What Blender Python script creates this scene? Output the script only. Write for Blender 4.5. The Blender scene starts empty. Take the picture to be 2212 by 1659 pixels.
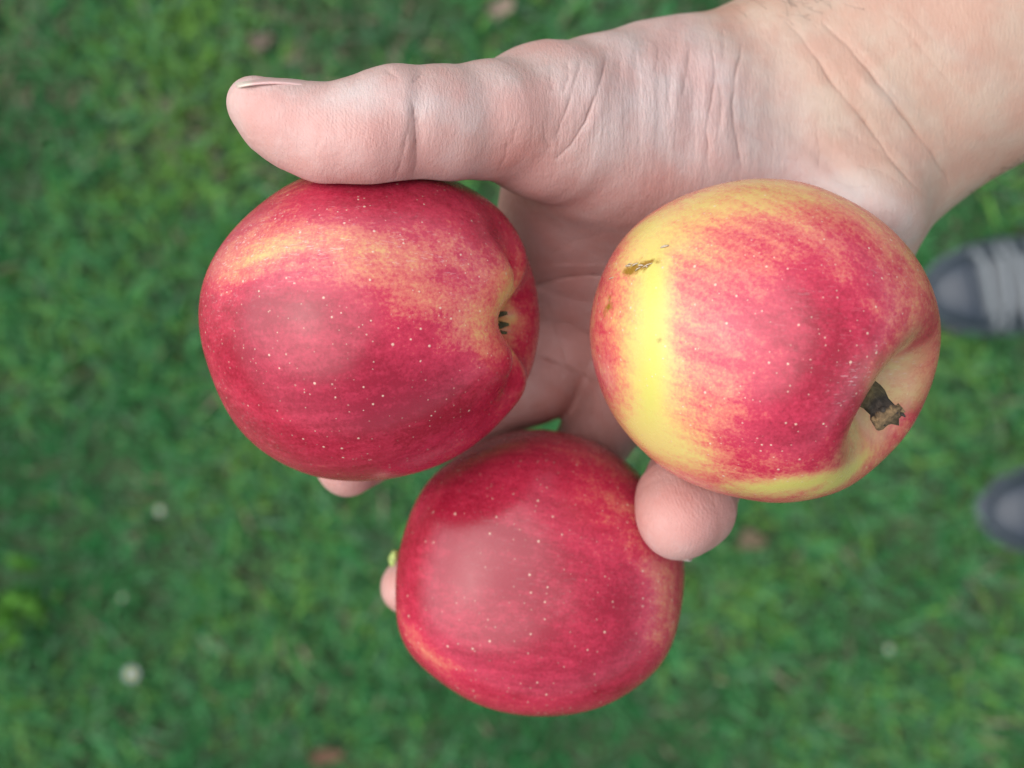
import bpy, math, random
import numpy as np
from mathutils import Vector, Matrix

# ------------------------------------------------------------------ camera, light, exposure
S = bpy.context.scene
C = S.collection
ZC = 1.35                      # lens height over the lawn
F = 2737.0                     # focal length in units of a 2212 px wide frame (about 44 degrees across)
cam_d = bpy.data.cameras.new('camera')
cam = bpy.data.objects.new('camera', cam_d); C.objects.link(cam)
cam.location = (0, 0, ZC)
cam.rotation_euler = (0, 0, 0)
cam_d.sensor_width = 36.0
cam_d.lens = 36.0 * F / 2212.0
cam_d.clip_start = 0.01; cam_d.clip_end = 400
cam_d.dof.use_dof = True
cam_d.dof.focus_distance = 0.252
cam_d.dof.aperture_fstop = 11.0
S.camera = cam

W = bpy.data.worlds.new('World'); S.world = W; W.use_nodes = True
nt = W.node_tree
for n in list(nt.nodes): nt.nodes.remove(n)
SUN_EL, SUN_AZ = 58.0, 175.0   # azimuth measured counter-clockwise from +X, where the light comes from
sky = nt.nodes.new('ShaderNodeTexSky'); sky.sky_type = 'NISHITA'; sky.sun_disc = False
sky.sun_elevation = math.radians(SUN_EL)
sky.sun_rotation = math.radians(90 - SUN_AZ)
sky.air_density = 1.0; sky.dust_density = 2.0; sky.ozone_density = 0.6
hs = nt.nodes.new('ShaderNodeHueSaturation'); hs.inputs['Saturation'].default_value = 0.45
bg = nt.nodes.new('ShaderNodeBackground'); bg.inputs['Strength'].default_value = 0.10
wo = nt.nodes.new('ShaderNodeOutputWorld')
nt.links.new(sky.outputs[0], hs.inputs['Color']); nt.links.new(hs.outputs[0], bg.inputs[0]); nt.links.new(bg.outputs[0], wo.inputs[0])
sd = bpy.data.lights.new('sun', 'SUN'); sun = bpy.data.objects.new('sun', sd); C.objects.link(sun)
sd.energy = 1.5; sd.angle = math.radians(85); sd.color = (1.0, 0.97, 0.93)
_dir = Vector((math.cos(math.radians(SUN_AZ)) * math.cos(math.radians(SUN_EL)),
               math.sin(math.radians(SUN_AZ)) * math.cos(math.radians(SUN_EL)), math.sin(math.radians(SUN_EL))))
sun.rotation_euler = _dir.to_track_quat('Z', 'Y').to_euler()
sun.location = (0, 0, 3)
vs = S.view_settings
vs.view_transform = 'Standard'; vs.look = 'None'; vs.gamma = 1.0; vs.use_curve_mapping = False
vs.exposure = 1.30

# ------------------------------------------------------------------ helpers
RNG = np.random.default_rng(7)
random.seed(7)

def P(px, py, d):
    return np.array([(px - 1106.0) * d / F, (829.5 - py) * d / F, ZC - d])

def project(v):
    d = ZC - v[:, 2]
    return 1106.0 + v[:, 0] * F / d, 829.5 - v[:, 1] * F / d, d

def tag(o, label=None, cat=None, group=None, kind=None):
    if label: o['label'] = label
    if cat: o['category'] = cat
    if group: o['group'] = group
    if kind: o['kind'] = kind
    return o

def mesh_np(name, V, quads=None, tris=None, polys=None, smooth=True, mat=None, parent=None, attrs=None, fattr=None):
    """mesh object from numpy arrays: quads (n,4), tris (n,3) or a list of polygons"""
    me = bpy.data.meshes.new(name)
    if polys is not None:
        tot = np.array([len(p) for p in polys], dtype=np.int32)
        idx = np.fromiter((i for p in polys for i in p), dtype=np.int32, count=int(tot.sum()))
    else:
        parts, tt = [], []
        if quads is not None and len(quads): parts.append(np.asarray(quads, np.int32).ravel()); tt.append(np.full(len(quads), 4, np.int32))
        if tris is not None and len(tris): parts.append(np.asarray(tris, np.int32).ravel()); tt.append(np.full(len(tris), 3, np.int32))
        idx = np.concatenate(parts); tot = np.concatenate(tt)
    start = np.concatenate([[0], np.cumsum(tot)[:-1]]).astype(np.int32)
    me.vertices.add(len(V)); me.vertices.foreach_set('co', np.asarray(V, np.float32).ravel())
    me.loops.add(len(idx)); me.loops.foreach_set('vertex_index', idx)
    me.polygons.add(len(tot)); me.polygons.foreach_set('loop_start', start)
    me.polygons.foreach_set('loop_total', tot)
    me.polygons.foreach_set('use_smooth', np.full(len(tot), smooth))
    me.update(calc_edges=True); me.validate()
    if attrs:
        for k, a in attrs.items():
            a = np.asarray(a, np.float32)
            if a.ndim == 1:
                at = me.attributes.new(k, 'FLOAT', 'POINT'); at.data.foreach_set('value', a)
            else:
                if a.shape[1] == 3: a = np.concatenate([a, np.ones((len(a), 1), np.float32)], 1)
                at = me.attributes.new(k, 'FLOAT_COLOR', 'POINT'); at.data.foreach_set('color', a.ravel())
    o = bpy.data.objects.new(name, me); C.objects.link(o)
    if mat: me.materials.append(mat)
    if parent: o.parent = parent
    return o

class Waves:
    """cheap smooth 3-D noise: a sum of random plane waves, about -1..1"""
    def __init__(s, wl, n=20, seed=0, spread=0.5):
        r = np.random.default_rng(seed)
        d = r.normal(size=(n, 3)); d /= np.linalg.norm(d, axis=1)[:, None]
        s.k = d * (2 * np.pi / (wl * (1 + spread * r.uniform(-1, 1, n))))[:, None]
        s.p = r.uniform(0, 6.28, n); s.n = n
    def __call__(s, V):
        out = np.zeros(len(V))
        for k, p in zip(s.k, s.p): out += np.sin(V @ k + p)
        return out / math.sqrt(s.n / 2.0) / 1.8

def sstep(a, b, x):
    t = np.clip((x - a) / (b - a), 0, 1); return t * t * (3 - 2 * t)

class Mat:
    def __init__(s, name):
        s.m = bpy.data.materials.new(name); s.m.use_nodes = True
        s.t = s.m.node_tree; s.b = s.t.nodes['Principled BSDF']; s.out = s.t.nodes['Material Output']
    def n(s, typ, **kw):
        nd = s.t.nodes.new(typ)
        for k, v in kw.items():
            if k in nd.inputs: nd.inputs[k].default_value = v
            else: setattr(nd, k, v)
        return nd
    def l(s, a, b): s.t.links.new(a, b)
    def attr(s, name): 
        a = s.t.nodes.new('ShaderNodeAttribute'); a.attribute_name = name; return a
    def math(s, op, a, b=None, clamp=False):
        nd = s.t.nodes.new('ShaderNodeMath'); nd.operation = op; nd.use_clamp = clamp
        for i, x in enumerate((a, b)):
            if x is None: continue
            if isinstance(x, (int, float)): nd.inputs[i].default_value = x
            else: s.l(x, nd.inputs[i])
        return nd.outputs[0]
    def mix(s, fac, a, b, blend='MIX'):
        nd = s.t.nodes.new('ShaderNodeMix'); nd.data_type = 'RGBA'; nd.blend_type = blend
        for sock, x in ((nd.inputs[0], fac), (nd.inputs[6], a), (nd.inputs[7], b)):
            if isinstance(x, (int, float)): sock.default_value = x
            elif isinstance(x, tuple): sock.default_value = (*x, 1) if len(x) == 3 else x
            else: s.l(x, sock)
        return nd.outputs[2]
    def ramp(s, fac, stops):
        nd = s.t.nodes.new('ShaderNodeValToRGB')
        while len(nd.color_ramp.elements) < len(stops): nd.color_ramp.elements.new(0.5)
        for e, (p, c) in zip(nd.color_ramp.elements, stops):
            e.position = p; e.color = (*c, 1) if len(c) == 3 else c
        s.l(fac, nd.inputs[0]); return nd.outputs[0]
    def mapr(s, x, a, b, c=0.0, d=1.0):
        nd = s.t.nodes.new('ShaderNodeMapRange'); nd.interpolation_type = 'SMOOTHSTEP'
        s.l(x, nd.inputs[0])
        for i, v in enumerate((a, b, c, d)): nd.inputs[i + 1].default_value = v
        return nd.outputs[0]
    def set(s, **kw):
        for k, v in kw.items():
            k = k.replace('_', ' ')
            if isinstance(v, tuple) and len(v) == 3 and k != 'Subsurface Radius': v = (*v, 1)
            if hasattr(v, 'is_output'): s.l(v, s.b.inputs[k])
            else: s.b.inputs[k].default_value = v

def srgb(r, g, b):
    f = lambda c: (c / 255 / 12.92) if c / 255 <= 0.04045 else ((c / 255 + 0.055) / 1.055) ** 2.4
    return (f(r), f(g), f(b))

# ------------------------------------------------------------------ ground and lawn
def mat_soil():
    m = Mat('soil')
    tc = m.n('ShaderNodeTexCoord')
    n1 = m.n('ShaderNodeTexNoise', Scale=9.0, Detail=8.0, Roughness=0.65); m.l(tc.outputs['Object'], n1.inputs['Vector'])
    n2 = m.n('ShaderNodeTexNoise', Scale=140.0, Detail=4.0); m.l(tc.outputs['Object'], n2.inputs['Vector'])
    c = m.ramp(n1.outputs[0], [(0.3, (0.018, 0.040, 0.013)), (0.55, (0.028, 0.062, 0.018)), (0.75, (0.055, 0.06, 0.028))])
    c2 = m.mix(0.5, c, m.ramp(n2.outputs[0], [(0.35, (0.008, 0.017, 0.007)), (0.7, (0.045, 0.085, 0.03))]))
    m.set(Base_Color=c2, Roughness=0.95)
    return m.m

gn = 60
gx = np.linspace(-150, 150, gn + 1); GX, GY = np.meshgrid(gx, gx, indexing='ij')
V = np.stack([GX.ravel(), GY.ravel(), np.zeros(GX.size)], 1)
ii, jj = np.meshgrid(np.arange(gn), np.arange(gn), indexing='ij'); a = (ii * (gn + 1) + jj).ravel()
ground = mesh_np('ground', V, quads=np.stack([a, a + gn + 1, a + gn + 2, a + 1], 1), mat=mat_soil())
tag(ground, 'dark earth beneath the lawn', kind='structure')

def mat_grass():
    m = Mat('grass')
    at = m.attr('tint'); tc = m.n('ShaderNodeTexCoord')
    m.set(Base_Color=at.outputs['Color'], Roughness=0.5)
    m.b.inputs['Specular IOR Level'].default_value = 0.18
    tr = m.n('ShaderNodeBsdfTranslucent'); m.l(at.outputs['Color'], tr.inputs['Color'])
    mx = m.n('ShaderNodeMixShader'); mx.inputs[0].default_value = 0.28
    m.l(m.b.outputs[0], mx.inputs[1]); m.l(tr.outputs[0], mx.inputs[2]); m.l(mx.outputs[0], m.out.inputs['Surface'])
    return m.m
M_GRASS = mat_grass()

def build_grass(n=125000):
    xy = np.stack([RNG.uniform(-1.1, 1.1, n), RNG.uniform(-0.95, 0.95, n)], 1)
    p3 = np.concatenate([xy, np.zeros((n, 1))], 1)
    clump = Waves(0.075, 24, 3)(p3); patch = Waves(0.30, 16, 4)(p3); fine = Waves(0.03, 24, 8)(p3)
    keep = RNG.uniform(size=n) < np.clip(0.76 + 0.36 * clump + 0.3 * fine, 0.2, 1)
    xy, clump, patch, fine = xy[keep], clump[keep], patch[keep], fine[keep]; n = len(xy)
    h = (0.021 + 0.010 * RNG.uniform(size=n)) * (1 + 0.35 * clump + 0.2 * patch)
    lean = RNG.uniform(0.3, 1.25, n) * h * 1.1
    az = RNG.uniform(0, 2 * np.pi, n) + 0.6 * Waves(0.12, 12, 9)(np.concatenate([xy, np.zeros((n, 1))], 1))
    d = np.stack([np.cos(az), np.sin(az)], 1); s = np.stack([-d[:, 1], d[:, 0]], 1)
    w = RNG.uniform(0.0010, 0.0023, n)
    tw = RNG.normal(0, 0.5, n)
    def pt(t, zz, side):
        q = xy + d * (lean * t ** 1.6)[:, None] + s * (side * w * (1 - 0.35 * t))[:, None]
        return np.concatenate([q, (zz * h + side * w * np.sin(tw))[:, None]], 1)
    V = np.stack([pt(0, 0, -1), pt(0, 0, 1), pt(0.55, 0.62, 1), pt(0.55, 0.62, -1), pt(1.0, 0.95 - 0.25 * (lean / h > 0.9).mean(), 0)], 1).reshape(-1, 3)
    b = np.arange(n) * 5
    quads = np.stack([b, b + 1, b + 2, b + 3], 1); tris = np.stack([b + 3, b + 2, b + 4], 1)
    # leaf colour
    g = np.array([[0.022, 0.140, 0.040], [0.042, 0.200, 0.056], [0.085, 0.250, 0.100], [0.125, 0.275, 0.048]])
    mixv = np.clip(0.40 + 0.22 * sstep(-0.1, 0.5, xy[:, 0]) + 0.5 * patch + 0.35 * RNG.normal(size=n), 0, 0.999) * 3
    i0 = mixv.astype(int); fr = (mixv - i0)[:, None]
    col = g[i0] * (1 - fr) + g[np.minimum(i0 + 1, 3)] * fr
    # straw among the green, commoner towards the top edge of the picture where the lawn is thin
    pdry = 0.035 + 0.42 * sstep(0.16, 0.42, xy[:, 1]) * sstep(-0.2, 0.7, Waves(0.22, 14, 21)(np.concatenate([xy, np.zeros((n, 1))], 1)) + 0.35)
    dry = RNG.uniform(size=n) < pdry
    col[dry] = np.array([0.24, 0.21, 0.14]) * RNG.uniform(0.6, 1.1, (dry.sum(), 1))
    pale = RNG.uniform(size=n) < 0.10 + 0.16 * np.clip(Waves(0.16, 14, 33)(np.concatenate([xy, np.zeros((n, 1))], 1)), 0, 1)
    col[pale] = np.array([0.085, 0.175, 0.095]) * RNG.uniform(0.8, 1.3, (pale.sum(), 1))
    col *= RNG.uniform(0.8, 1.2, (n, 1))
    tint = np.repeat(col, 5, axis=0)
    o = mesh_np('grass', V, quads=quads, tris=tris, mat=M_GRASS, attrs={'tint': tint})
    tag(o, 'mown green lawn seen from above, thinner and straw flecked in places', 'grass', kind='stuff')
build_grass()

# ------------------------------------------------------------------ apples
def smooth_periodic(a, k):
    ker = np.exp(-0.5 * (np.arange(-3 * k, 3 * k + 1) / k) ** 2); ker /= ker.sum()
    return np.convolve(np.concatenate([a[-3 * k:], a, a[:3 * k]]), ker, 'valid')

class Apple:
    NT, NP = 260, 420
    def __init__(s, c_px, d, outline, axis, R_px, seed, stem_dip, calyx_dip, flat=1.0, sq=2.0, lobe=0.0):
        """axis points from the blossom end to the stem end"""
        s.c = P(c_px[0], c_px[1], d); s.cpx = c_px; s.d = d; s.seed = seed
        s.R = R_px * d / F
        ax = Vector(axis).normalized(); s.axis = np.array(ax)
        up = Vector((0, 0, 1)) if abs(ax.z) < 0.9 else Vector((0, 1, 0))
        e1 = ax.cross(up).normalized(); e2 = ax.cross(e1).normalized()
        s.B = np.stack([np.array(e1), np.array(e2), np.array(ax)])       # rows
        th = np.linspace(0, np.pi, s.NT + 1); ph = np.arange(s.NP) * 2 * np.pi / s.NP
        TH, PH = np.meshgrid(th, ph, indexing='ij')
        s.TH, s.PH = TH, PH
        sd_, ss = stem_dip; cd_, cs = calyx_dip
        wob = np.random.default_rng(seed).uniform(0, 6.28, 6)
        r = 1.0 - sd_ * np.exp(-(TH / ss) ** 2) - cd_ * np.exp(-((np.pi - TH) / cs) ** 2)
        r *= 1 + 0.035 * np.exp(-((TH - 0.75) / 0.4) ** 2)                  # shoulders
        r *= 1 - 0.045 * sstep(1.7, 2.7, TH)                                   # slight taper to the blossom end
        pz = math.atan2(e2.z, e1.z)
        r *= 1 + lobe * np.cos(5 * (PH - pz) + math.pi) * np.exp(-((np.pi - TH) / 0.60) ** 2)
        r *= 1 + 0.013 * np.cos(2 * PH + wob[1]) * np.sin(TH) + 0.010 * np.cos(3 * PH + wob[2]) * np.sin(TH) ** 2
        D = np.stack([np.sin(TH) * np.cos(PH), np.sin(TH) * np.sin(PH), np.cos(TH)], -1).reshape(-1, 3)
        Vl = D * r.reshape(-1, 1) * s.R
        V = Vl @ s.B
        # flatter front and back than a ball
        q = V / s.R
        if sq != 2.0:
            rr = np.linalg.norm(q, axis=1, keepdims=True)
            lat = np.linalg.norm(q[:, :2], axis=1); z = np.abs(q[:, 2])
            n = (lat ** sq + z ** sq) ** (1 / sq) + 1e-9
            k = np.linalg.norm(q, axis=1) / n
            q = q * k[:, None]
        q[:, 2] *= flat
        V = q * s.R
        # bring the outline to the one in the photograph, all of the body following
        ang = np.array([math.atan2(-(y - c_px[1]), x - c_px[0]) for x, y in outline])
        rad = np.array([math.hypot(x - c_px[0], y - c_px[1]) for x, y in outline])
        o = np.argsort(ang); ang, rad = ang[o], rad[o]
        NB = 120
        bins = -np.pi + (np.arange(NB) + 0.5) * 2 * np.pi / NB
        target = np.interp(bins, np.concatenate([ang - 2 * np.pi, ang, ang + 2 * np.pi]), np.tile(rad, 3))
        target = smooth_periodic(target, 2)
        for it in range(5):
            px, py, dd = project(V + s.c)
            dx, dy = px - c_px[0], -(py - c_px[1])
            a_ = np.arctan2(dy, dx); ra = np.hypot(dx, dy)
            bi = np.clip(((a_ + np.pi) / (2 * np.pi) * NB).astype(int), 0, NB - 1)
            mx = np.zeros(NB); np.maximum.at(mx, bi, ra)
            ratio = smooth_periodic(target / np.maximum(mx, 1), 2)
            ar = np.interp(a_, np.concatenate([bins - 2 * np.pi, bins, bins + 2 * np.pi]), np.tile(ratio, 3))
            mean = ratio.mean()
            wgt = sstep(0.0, 0.75, ra / rad.mean())
            f = mean + (ar - mean) * wgt
            V[:, :2] *= f[:, None]; V[:, 2] *= mean
        V = V * (1 + 0.004 * Waves(0.022, 16, seed + 5)(V))[:, None]
        s.V = V + s.c
        s.Vl = V @ s.B.T                                                      # in apple axes
        i, j = np.meshgrid(np.arange(s.NT), np.arange(s.NP), indexing='ij')
        j2 = (j + 1) % s.NP
        s.quads = np.stack([i * s.NP + j, (i + 1) * s.NP + j, (i + 1) * s.NP + j2, i * s.NP + j2], -1).reshape(-1, 4)
        # radial lookup for fitting flesh round it
        u = s.V - s.c; L = np.linalg.norm(u, axis=1)
        dirs = u / L[:, None]
        az = np.arctan2(dirs[:, 1], dirs[:, 0]); el = np.arccos(np.clip(dirs[:, 2], -1, 1))
        NA, NE = 72, 36
        tab = np.zeros((NE, NA)); cnt = np.zeros((NE, NA))
        ia = ((az + np.pi) / (2 * np.pi) * NA).astype(int) % NA; ie = np.clip((el / np.pi * NE).astype(int), 0, NE - 1)
        np.add.at(tab, (ie, ia), L); np.add.at(cnt, (ie, ia), 1)
        tab = np.where(cnt > 0, tab / np.maximum(cnt, 1), s.R)
        s.tab = tab; s.NA, s.NE = NA, NE
    def sdf(s, p):
        u = p - s.c; L = np.linalg.norm(u, axis=1) + 1e-9
        az = (np.arctan2(u[:, 1], u[:, 0]) + np.pi) / (2 * np.pi) * s.NA - 0.5
        el = np.clip(np.arccos(np.clip(u[:, 2] / L, -1, 1)) / np.pi * s.NE - 0.5, 0, s.NE - 1.001)
        a0 = np.floor(az).astype(int); fa = az - a0; e0 = el.astype(int); fe = el - e0
        t = s.tab; a0m, a1m = a0 % s.NA, (a0 + 1) % s.NA
        r = (t[e0, a0m] * (1 - fa) + t[e0, a1m] * fa) * (1 - fe) + (t[e0 + 1, a0m] * (1 - fa) + t[e0 + 1, a1m] * fa) * fe
        return L - r
    def at(s, px, py):
        """point of the front surface seen at a picture position"""
        X, Y, D = project(s.V)
        m = (X - px) ** 2 + (Y - py) ** 2 < 14 ** 2
        if not m.any():
            i = np.argmin((X - px) ** 2 + (Y - py) ** 2); return s.V[i]
        k = np.where(m)[0]; return s.V[k[np.argmin(D[k])]]
    def blobs(s, spec):
        """sum of soft spots on the skin: (px, py, radius px along x, radius along y, angle, value)"""
        out = np.zeros(len(s.V))
        for (px, py, rx, ry, ang, val) in spec:
            c = s.at(px, py); k = s.d / F * 0.92
            u = s.V - c
            ca, sa = math.cos(ang), math.sin(ang)
            a = (u[:, 0] * ca + u[:, 1] * sa) / (rx * k); b = (-u[:, 0] * sa + u[:, 1] * ca) / (ry * k)
            dz = u[:, 2] / (0.5 * (rx + ry) * k * 1.4)
            out += val * np.exp(-(a * a + b * b + dz * dz))
        return out

def mat_apple():
    m = Mat('apple skin')
    tc = m.n('ShaderNodeTexCoord')
    obj = tc.outputs['Object']
    bl = m.attr('blush').outputs['Fac']; yl = m.attr('lime').outputs['Fac']; sc = m.attr('scuff').outputs['Fac']
    br = m.attr('bruise').outputs['Fac']; ax = m.attr('meridian')   # (cos phi, sin phi, polar angle)
    rs = m.attr('russet').outputs['Fac']
    # streaks running from stem to blossom
    mp = m.n('ShaderNodeMapping'); m.l(ax.outputs['Vector'], mp.inputs['Vector']); mp.inputs['Scale'].default_value = (16, 16, 2.0)
    st = m.n('ShaderNodeTexNoise', Scale=1.0, Detail=5.0, Roughness=0.62); m.l(mp.outputs[0], st.inputs['Vector'])
    mp2 = m.n('ShaderNodeMapping'); m.l(ax.outputs['Vector'], mp2.inputs['Vector']); mp2.inputs['Scale'].default_value = (5, 5, 1.3)
    st2 = m.n('ShaderNodeTexNoise', Scale=1.0, Detail=3.0); m.l(mp2.outputs[0], st2.inputs['Vector'])
    grain = m.n('ShaderNodeTexNoise', Scale=1500.0, Detail=3.0, Roughness=0.7); m.l(obj, grain.inputs['Vector'])
    mott = m.n('ShaderNodeTexNoise', Scale=420.0, Detail=5.0, Roughness=0.65); m.l(obj, mott.inputs['Vector'])
    v = m.math('ADD', bl, m.math('MULTIPLY', m.math('SUBTRACT', st.outputs[0], 0.5), 0.50))
    v = m.math('ADD', v, m.math('MULTIPLY', m.math('SUBTRACT', st2.outputs[0], 0.5), 0.5))
    v = m.math('ADD', v, m.math('MULTIPLY', m.math('SUBTRACT', mott.outputs[0], 0.5), 0.38))
    v = m.math('ADD', v, m.math('MULTIPLY', m.math('SUBTRACT', grain.outputs[0], 0.5), 0.65), True)
    col = m.ramp(v, [(0.0, (0.52, 0.40, 0.13)), (0.20, (0.52, 0.30, 0.12)), (0.42, (0.50, 0.135, 0.095)),
                     (0.66, (0.40, 0.022, 0.054)), (1.0, (0.225, 0.0045, 0.020))])
    lime = m.math('MULTIPLY', yl, m.mapr(m.math('ADD', st2.outputs[0], m.math('MULTIPLY', grain.outputs[0], 0.4)), 0.3, 0.75, 0.75, 1.0), True)
    col = m.mix(lime, col, (0.44, 0.435, 0.085))
    # lenticels: pale pin-pricks of two sizes, far from regular
    def dots(scale, rad, rnd_lo, seed):
        mpd = m.n('ShaderNodeMapping'); m.l(obj, mpd.inputs['Vector']); mpd.inputs['Location'].default_value = (seed, seed * 1.7, seed * 0.3)
        vo = m.n('ShaderNodeTexVoronoi', Scale=scale, Randomness=1.0); m.l(mpd.outputs[0], vo.inputs['Vector'])
        sp = m.n('ShaderNodeSeparateColor'); m.l(vo.outputs['Color'], sp.inputs[0])
        on = m.mapr(sp.outputs[0], rnd_lo, rnd_lo + 0.05)
        sz = m.math('ADD', m.math('MULTIPLY', sp.outputs[1], rad * 0.7), rad * 0.5)
        k = m.math('SUBTRACT', 1.0, m.math('DIVIDE', vo.outputs['Distance'], sz), True)
        return m.math('MULTIPLY', m.mapr(k, 0.0, 0.6), on)
    d1 = dots(540.0, 0.175, 0.60, 0.31); d2 = dots(800.0, 0.18, 0.62, 0.77)
    dd = m.math('MAXIMUM', d1, m.math('MULTIPLY', d2, 0.7))
    col = m.mix(m.math('MULTIPLY', dd, 0.75), col, (0.60, 0.44, 0.33))
    # corky stretch in the stem hollow
    col = m.mix(m.math('MULTIPLY', rs, m.mapr(mott.outputs[0], 0.25, 0.7, 0.55, 1.0), True), col, (0.48, 0.38, 0.16))
    # bruised, scratched spots
    bn = m.mapr(m.math('ADD', br, m.math('MULTIPLY', m.math('SUBTRACT', mott.outputs[0], 0.5), 2.2)), 0.25, 0.75)
    col = m.mix(m.math('MULTIPLY', bn, m.mapr(br, 0.02, 0.3)), col, (0.22, 0.12, 0.015))
    # whitish rubbed wax: short hair lines and faint bloom
    mp3 = m.n('ShaderNodeMapping'); m.l(obj, mp3.inputs['Vector']); mp3.inputs['Rotation'].default_value = (0, 0, 0.55); mp3.inputs['Scale'].default_value = (500, 2600, 1500)
    sn = m.n('ShaderNodeTexNoise', Scale=1.0, Detail=3.0, Distortion=0.8); m.l(mp3.outputs[0], sn.inputs['Vector'])
    sf = m.math('MULTIPLY', m.mapr(sn.outputs[0], 0.58, 0.72), sc, True)
    col = m.mix(m.math('MULTIPLY', sf, 0.6), col, (0.62, 0.55, 0.52))
    fade = m.math('MULTIPLY', sc, 0.10, True)
    col = m.mix(fade, col, (0.60, 0.48, 0.45))
    m.set(Base_Color=col)
    rg = m.math('ADD', m.mapr(mott.outputs[0], 0.3, 0.7, 0.22, 0.30), m.math('MULTIPLY', sc, 0.10))
    m.set(Roughness=rg, Subsurface_Weight=0.06, Subsurface_Radius=(1.0, 0.4, 0.2), Subsurface_Scale=0.002)
    m.b.inputs['Specular IOR Level'].default_value = 0.42
    b1 = m.n('ShaderNodeBump', Strength=0.10, Distance=0.0003); m.l(mott.outputs[0], b1.inputs['Height'])
    b2 = m.n('ShaderNodeBump', Strength=0.25, Distance=0.0002); m.l(m.math('ADD', dd, m.math('MULTIPLY', sf, 0.5)), b2.inputs['Height']); m.l(b1.outputs[0], b2.inputs['Normal'])
    m.l(b2.outputs[0], m.b.inputs['Normal'])
    return m.m
M_APPLE = mat_apple()

def make_apple(a, label, blush, lime=None, scuff=None, bruise=None, russet=0.0, base=0.5, basin=0.0):
    n = len(a.V)
    th, ph = a.TH.ravel(), a.PH.ravel()
    mer = np.stack([np.cos(ph) * np.sin(th) + 0.0, np.sin(ph) * np.sin(th), th], 1)
    # keep streak frequency even towards the ends
    attrs = {'blush': np.clip(base + a.blobs(blush) - basin * np.exp(-((np.pi - th) / 0.27) ** 4), -0.4, 1.3), 'lime': np.clip(a.blobs(lime or []), 0, 1),
             'scuff': np.clip(a.blobs(scuff or []), 0, 1), 'bruise': np.clip(a.blobs(bruise or []), 0, 1),
             'russet': russet * np.exp(-(th / (0.45 + 0.07 * np.sin(ph * 3 + 1) + 0.05 * np.sin(ph * 7))) ** 5), 'meridian': mer}
    o = mesh_np('apple', a.V - a.c, quads=a.quads, mat=M_APPLE, attrs=attrs)
    o.location = a.c
    tag(o, label, 'apple', 'three apples lying in the hand')
    return o

OUT_L = [(428,690),(433,620),(455,560),(490,512),(545,455),(610,405),(660,380),(750,362),(850,364),(950,376),(1000,398),(1060,430),
         (1110,490),(1140,550),(1160,640),(1167,710),(1155,780),(1130,850),(1085,910),(1030,960),(960,1000),(880,1025),(800,1038),
         (720,1037),(650,1022),(580,985),(520,930),(480,870),(452,800),(435,740)]
OUT_R = [(1272,710),(1290,620),(1330,530),(1400,460),(1500,415),(1640,387),(1780,410),(1880,455),(1960,530),(2010,610),(2035,690),
         (2025,790),(2000,860),(1960,940),(1900,1000),(1830,1055),(1690,1087),(1560,1065),(1440,1015),(1370,960),(1320,890),(1285,800)]
OUT_B = [(855,1260),(855,1330),(862,1380),(890,1420),(940,1465),(1000,1505),(1080,1535),(1160,1547),(1250,1540),(1330,1515),(1390,1475),
         (1440,1420),(1465,1350),(1475,1270),(1478,1210),(1455,1120),(1425,1070),(1385,1030),(1330,980),(1260,945),(1180,927),(1110,932),
         (1050,950),(990,985),(940,1020),(900,1075),(880,1130),(862,1200)]
AL = Apple((798, 708), 0.280, OUT_L, (-1.0, -0.03, -0.25), 362, 11, (0.40, 0.30), (0.30, 0.36), flat=1.0, sq=2.15, lobe=0.05)
AR = Apple((1655, 740), 0.270, OUT_R, (0.70, -0.42, 0.52), 370, 23, (0.58, 0.36), (0.0, 0.30), flat=1.0, sq=2.1)
AB = Apple((1166, 1238), 0.315, OUT_B, (-0.95, 0.15, -0.28), 308, 37, (0.35, 0.30), (0.0, 0.5), flat=0.92, sq=2.7)
APPLES = (AL, AR, AB)

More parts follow.
